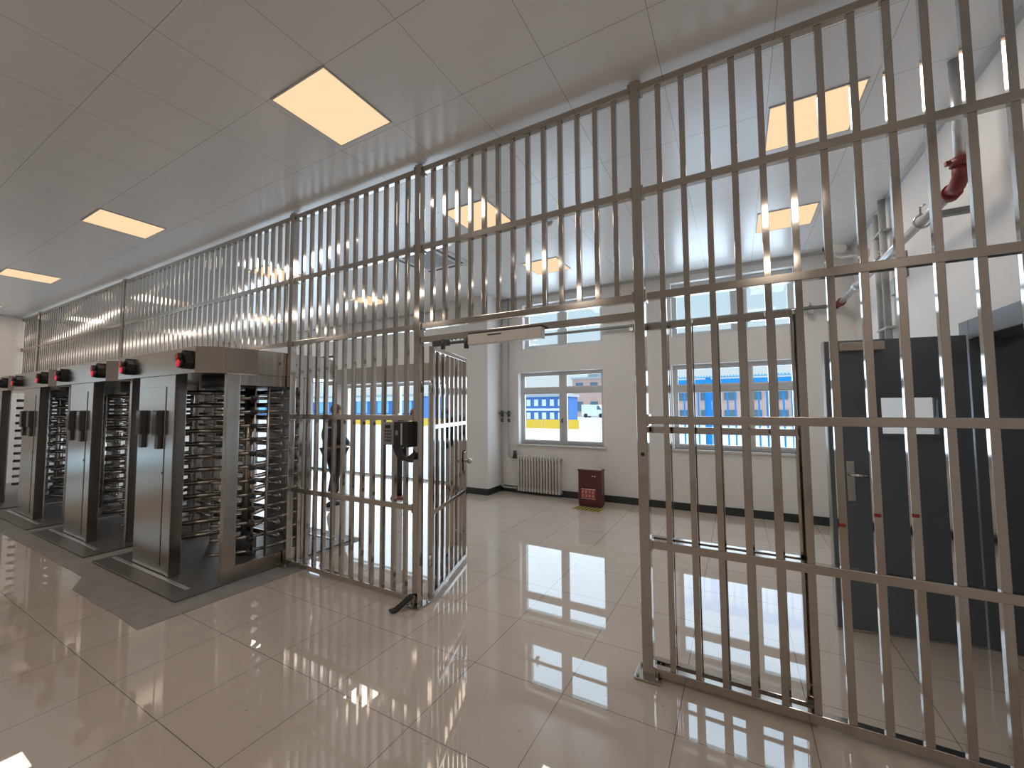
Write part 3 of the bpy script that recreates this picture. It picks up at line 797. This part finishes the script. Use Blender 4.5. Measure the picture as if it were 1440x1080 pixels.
# ------------------------------------------------------------------ person beyond the fence
def skin_body(name, joints, edges, radii, mat, parent, sub=2):
    me = bpy.data.meshes.new(name); me.from_pydata(joints, edges, [])
    o = bpy.data.objects.new(name, me); COL.objects.link(o); o.parent = parent
    sk = o.modifiers.new('skin', 'SKIN'); sk.use_smooth_shade = True
    for i, r_ in enumerate(radii):
        me.skin_vertices[0].data[i].radius = r_ if isinstance(r_, tuple) else (r_, r_)
        me.skin_vertices[0].data[i].use_root = (i == 0)
    sb = o.modifiers.new('sub', 'SUBSURF'); sb.levels = sub; sb.render_levels = sub
    me.materials.append(M[mat]); return o
pe = thing('person', 'person in dark jacket and trousers walking behind the fence with one elbow bent', 'person', (-6.17, 4.72, 0), R(0))
# body faces local +y (towards the entrance); x to the right
J = [(0, 0, .92), (0, 0, 1.08), (0, .01, 1.26), (0, 0, 1.40), (0, .015, 1.47), (0, .03, 1.56),
     (.10, 0, .88), (.15, -.09, .50), (.20, -.22, .09), (-.10, 0, .88), (-.12, .10, .50), (-.13, .14, .09),
     (.17, 0, 1.38), (.31, -.10, 1.12), (.22, .12, 1.00), (-.17, 0, 1.38), (-.24, -.02, 1.12), (-.23, .10, .90)]
Ed = [(0,1),(1,2),(2,3),(3,4),(4,5),(0,6),(6,7),(7,8),(0,9),(9,10),(10,11),(3,12),(12,13),(13,14),(3,15),(15,16),(16,17)]
Rd = [(.15,.105),(.13,.10),(.155,.11),(.13,.09),.052,.055,.095,.066,.042,.095,.066,.042,.062,.05,.034,.062,.05,.034]
skin_body('body', J, Ed, Rd, 'skin', pe)
# jacket over the trunk and arms
JJ = [(0, 0, .90), (0, 0, 1.08), (0, .01, 1.26), (0, 0, 1.40), (0, .012, 1.45),
      (.17, 0, 1.385), (.31, -.10, 1.12), (.24, .09, 1.015), (-.17, 0, 1.385), (-.245, -.02, 1.12), (-.235, .08, .93)]
JE = [(0,1),(1,2),(2,3),(3,4),(3,5),(5,6),(6,7),(3,8),(8,9),(9,10)]
skin_body('jacket', JJ, JE, [(.185,.135),(.165,.13),(.185,.135),(.155,.115),.072,.085,.07,.055,.085,.07,.055], 'jacket', pe)
obj('stripe', MB().tube([(.182*math.cos(a), .142*math.sin(a)+.008, 1.30) for a in [i*math.pi/10 for i in range(20)]], [.014]*20, 6, closed=True), 'stripe', pe, 0, True)
skin_body('trousers', [(0, 0, .93), (.10, 0, .86), (.15, -.09, .50), (.20, -.22, .11), (-.10, 0, .86), (-.12, .10, .50), (-.13, .14, .11)],
          [(0,1),(1,2),(2,3),(0,4),(4,5),(5,6)], [(.165,.12),.11,.082,.066,.11,.082,.066], 'pants', pe)
for sx, px, py in ((1, .20, -.22), (-1, -.13, .14)):
    s = MB(); s.ball((px, py+.06, .045), 1, 12, 8, (.048, .135, .045)); s.box(px-.042, px+.042, py-.06, py+.17, 0, .02)
    obj('shoe', s, 'shoe', pe, 0, True)
hd_ = MB(); hd_.ball((0, .035, 1.585), 1, 16, 12, (.075, .095, .112)); hd_.ball((0, .06, 1.53), 1, 12, 8, (.055, .065, .055))
hd_.ball((0, .13, 1.575), 1, 8, 6, (.014, .02, .024))
for s in (-1, 1): hd_.ball((s*.076, .025, 1.58), 1, 8, 6, (.012, .022, .032))
hdo = obj('head', hd_, 'skin', pe, 0, True)
fc = MB()
for s in (-1, 1): fc.ball((s*.030, .118, 1.60), .009, 8, 6)
fc.ball((0, .121, 1.532), 1, 8, 6, (.022, .006, .005))
obj('eyes', fc, 'shoe', hdo, 0, True)
obj('hair', MB().ball((0, .012, 1.61), 1, 16, 12, (.082, .098, .102)), 'cap', pe, 0, True)
def hand(parent, wrist, dirv, side):
    w = Vector(wrist); d = Vector(dirv).normalized(); sd_ = d.cross(Vector((0, 0, 1))).normalized()*side if abs(d.z) < .95 else Vector((0, 1, 0))
    nrm = d.cross(sd_)
    h_ = MB(); h_.tube([w, w+d*.04, w+d*.09], [.024, .036, .034], 10)
    for k, (o_, L_) in enumerate(((-.028, .062), (-.010, .075), (.010, .07), (.027, .055))):
        a = w+d*.085+sd_*o_
        h_.tube([a, a+d*L_*.5+nrm*.006, a+d*L_*.85+nrm*.02, a+d*L_*.95+nrm*.032], [.0095, .009, .008, .006], 7)
    a = w+d*.03-sd_*.03
    h_.tube([a, a+d*.035-sd_*.022, a+d*.065-sd_*.024+nrm*.012], [.012, .011, .008], 7)
    obj('hand', h_, 'skin', parent, 0, True)
hand(pe, (-.23, .10, .92), (.0, .25, -1), 1)
hand(pe, (.23, .11, 1.01), (-.75, .6, -.2), -1)

# ------------------------------------------------------------------ outside
GZ = -.12
g = tag(obj('ground', box(-120, 120, YF+WT, 160, GZ-.3, GZ), 'snow'), 'pale paved yard outside the windows', 'ground', None, 'structure')
tag(obj('ground', box(-120, XL-.3, YB-.3, YF+WT, GZ-.3, GZ), 'snow'), 'pale paved yard beyond the tiled end wall', 'ground', None, 'structure')
tag(obj('ground', box(-120, 120, -120, YB-.3, GZ-.3, GZ), 'snow'), 'pale paved yard behind the camera', 'ground', None, 'structure')
# blue railing close outside the right window
bf = thing('blue_railing', 'bright blue barred railing close outside the right window', 'railing', (0, 8.6, GZ))
bm_ = mesh('blue_bar', box(-.014, .014, -.014, .014, .12, 2.16), 'blue')
for i in range(36): inst('blue_bar', bm_, (-1.9+.125*i, 0, 0), bf)
for x in (-1.55, -.47, .55, 1.6): obj('blue_post', box(x-.045, x+.045, 8.57, 8.63, GZ, 2.18), 'blue', bf)
obj('blue_rail', box(-2.0, 2.6, 8.58, 8.62, .02, .08), 'blue', bf); 
obj('top_band', box(-2.0, 2.6, 8.55, 8.65, 2.03, 2.135), 'blue', bf)
obj('top_band', box(-2.0, 2.6, 8.56, 8.64, 2.165, 2.18), 'bluel', bf)
te = MB()
for i in range(92): te.box(-2.0+.05*i, -1.975+.05*i, 8.585, 8.615, 2.18, 2.205)
obj('fringe', te, 'bluel', bf)
yh = thing('yellow_hoarding', 'low yellow hoarding across the yard seen through the lower window', 'hoarding', (-14, 30, GZ))
for i in range(10): obj('board', box(-40.7+3*i, -37.76+3*i, 30, 30.1, GZ, .60), 'yellow', yh)
def building(label, x0, x1, y0, y1, zt, mat, nx, nz, wm='winb', band=None):
    b = thing('building', label, 'building', ((x0+x1)/2, y0, GZ))
    obj('wall', box(x0, x1, y0, y1, GZ, zt), mat, b)
    obj('roof', box(x0-.2, x1+.2, y0-.2, y1+.2, zt, zt+.3), 'greyb', b)
    hh = (zt-GZ)/nz
    for i in range(nx):
        for k in range(nz):
            cx = x0+(x1-x0)*(i+.5)/nx; cz = GZ+hh*(k+.55)
            obj('window', box(cx-(x1-x0)/nx*.25, cx+(x1-x0)/nx*.25, y0-.06, y0-.001, cz-hh*.25, cz+hh*.25), wm, b)
    if band: obj('band', box(x0, x1, y0-.1, y0, *band), 'whiteb', b)
    return b
building('pink building with dark windows across the yard', -24.7, -12, 66, 78, 6.3, 'pink', 5, 2)
bt_ = thing('roof_tower', 'grey square tower on the pink building roof', 'tower', (-21, 68, 6.6))
obj('shaft', box(-22.2, -20, 67, 70, 6.6, 7.7), 'greyb', bt_); obj('cap', box(-22.5, -19.7, 66.7, 70.3, 7.7, 8.1), 'greyb', bt_)
building('blue and white site cabins behind the yellow hoarding', -21.5, -15.9, 40, 44, 2.7, 'bluec', 6, 2, 'whiteb', (1.2, 1.45))
building('long blue clad shed seen through the entrance doors', -90, -38, 42, 52, 3.2, 'bluec', 12, 1, 'bluel', (2.6, 3.2))
building('pale pink block behind the blue railing', -7, 6, 40, 50, 3.3, 'pink', 7, 2)
building('pale block at the far right behind the blue railing', 7, 22, 44, 54, 3.4, 'whiteb', 6, 2)
vn = thing('van', 'white van parked across the yard in front of the pink building', 'van', (-19.5, 61, GZ))
obj('body', MB().prism([(-21.4, 0), (-18.3, 0), (-17.6, .05), (-17.5, .75), (-18.1, 1.0), (-18.6, 1.75), (-21.4, 1.8)], 61, 62.8, Matrix(((1,0,0,0),(0,0,1,0),(0,1,0,GZ+.25),(0,0,0,1)))), 'whiteb', vn, .05)
obj('windscreen', MB().prism([(-18.9, 1.0), (-18.2, 1.0), (-18.6, 1.6), (-18.9, 1.6)], 60.98, 62.82, Matrix(((1,0,0,0),(0,0,1,0),(0,1,0,GZ+.25),(0,0,0,1)))), 'winb', vn)
wm_ = mesh('wheel', MB().cyl((0, 0, 0), (0, .2, 0), .33, 18), 'rubber')
for x in (-20.7, -18.3):
    for y in (-.02, 1.62): inst('wheel', wm_, (x+19.5, y, .33), vn)

# ------------------------------------------------------------------ light
w = bpy.data.worlds.new('sky'); sc.world = w; w.use_nodes = True
nt = w.node_tree; nt.nodes.clear()
o = nt.nodes.new('ShaderNodeOutputWorld'); bg = nt.nodes.new('ShaderNodeBackground')
tc = nt.nodes.new('ShaderNodeTexCoord'); sp = nt.nodes.new('ShaderNodeSeparateXYZ')
nt.links.new(tc.outputs['Generated'], sp.inputs[0])
zr = nt.nodes.new('ShaderNodeMapRange'); zr.inputs['From Min'].default_value = 0; zr.inputs['From Max'].default_value = .5
nt.links.new(sp.outputs[2], zr.inputs['Value'])
c = mixc(nt, zr.outputs['Result'], (.76, .87, .93), (.42, .72, .90))
nt.links.new(c, bg.inputs['Color'])
# overcast sky: brighter overhead than at the horizon
yr = nt.nodes.new('ShaderNodeMapRange'); yr.inputs['From Min'].default_value = .32; yr.inputs['From Max'].default_value = .75
yr.inputs['To Min'].default_value = 1.0; yr.inputs['To Max'].default_value = 2.4
nt.links.new(sp.outputs[2], yr.inputs['Value']); nt.links.new(yr.outputs['Result'], bg.inputs['Strength'])
nt.links.new(bg.outputs[0], o.inputs['Surface'])

sn = bpy.data.lights.new('sun', 'SUN'); sn.energy = 3.0; sn.angle = R(2); sn.color = (1, .96, .90)
so = bpy.data.objects.new('sun', sn); COL.objects.link(so)
so.rotation_euler = Vector((-.75, .12, -.62)).to_track_quat('-Z', 'Y').to_euler()

def area(name, loc, rot, sx, sy, rad, col):
    l = bpy.data.lights.new(name, 'AREA'); l.shape = 'RECTANGLE'; l.size = sx; l.size_y = sy
    l.energy = rad*math.pi*sx*sy; l.color = col
    p = bpy.data.objects.new(name, l); COL.objects.link(p); p.location = loc; p.rotation_euler = rot
    return p
# daylight lamps in the far wall's windows and entrance
for hl_, k in ((W1, 1.0), (U1, 1.0), (W2, 1.0), (U2, 1.0), (E1, 1.0), (E2, 1.0), (E3, 1.0)):
    area('day_or_fill', ((hl_[0]+hl_[1])/2, YF+WT+.02, (hl_[2]+hl_[3])/2), (R(-90), 0, 0), (hl_[1]-hl_[0])*.96, (hl_[3]-hl_[2])*.96, DAY*k, (.72, .84, 1.0))
for x0, x1, z0, z1 in REAR_FILL:
    area('day_or_fill', ((x0+x1)/2, YB-.05, (z0+z1)/2), (R(90), 0, 0), (x1-x0)*.97, (z1-z0)*.97, FILL_RAD, (1, .95, .90))  # added fill from behind the camera, no windows there
area('panel_or_fill', (XR+.85, 3.5, 2.48), (0, 0, 0), .4, .4, 3.0, (1, .95, .9))  # added lamp to brighten the passage, no fitting modelled there
# the lamps of the ceiling panels
for (x, y, near) in LAMPS:
    area('panel_or_fill', (x, y, ZC-.02), (0, 0, 0), .52, .53, LAMP_NEAR if near else LAMP_FAR, (1, .87, .75) if near else (1, .94, .89))

vs = sc.view_settings
vs.view_transform = 'Standard'; vs.look = 'None'; vs.gamma = 1; vs.use_curve_mapping = False; vs.exposure = 0
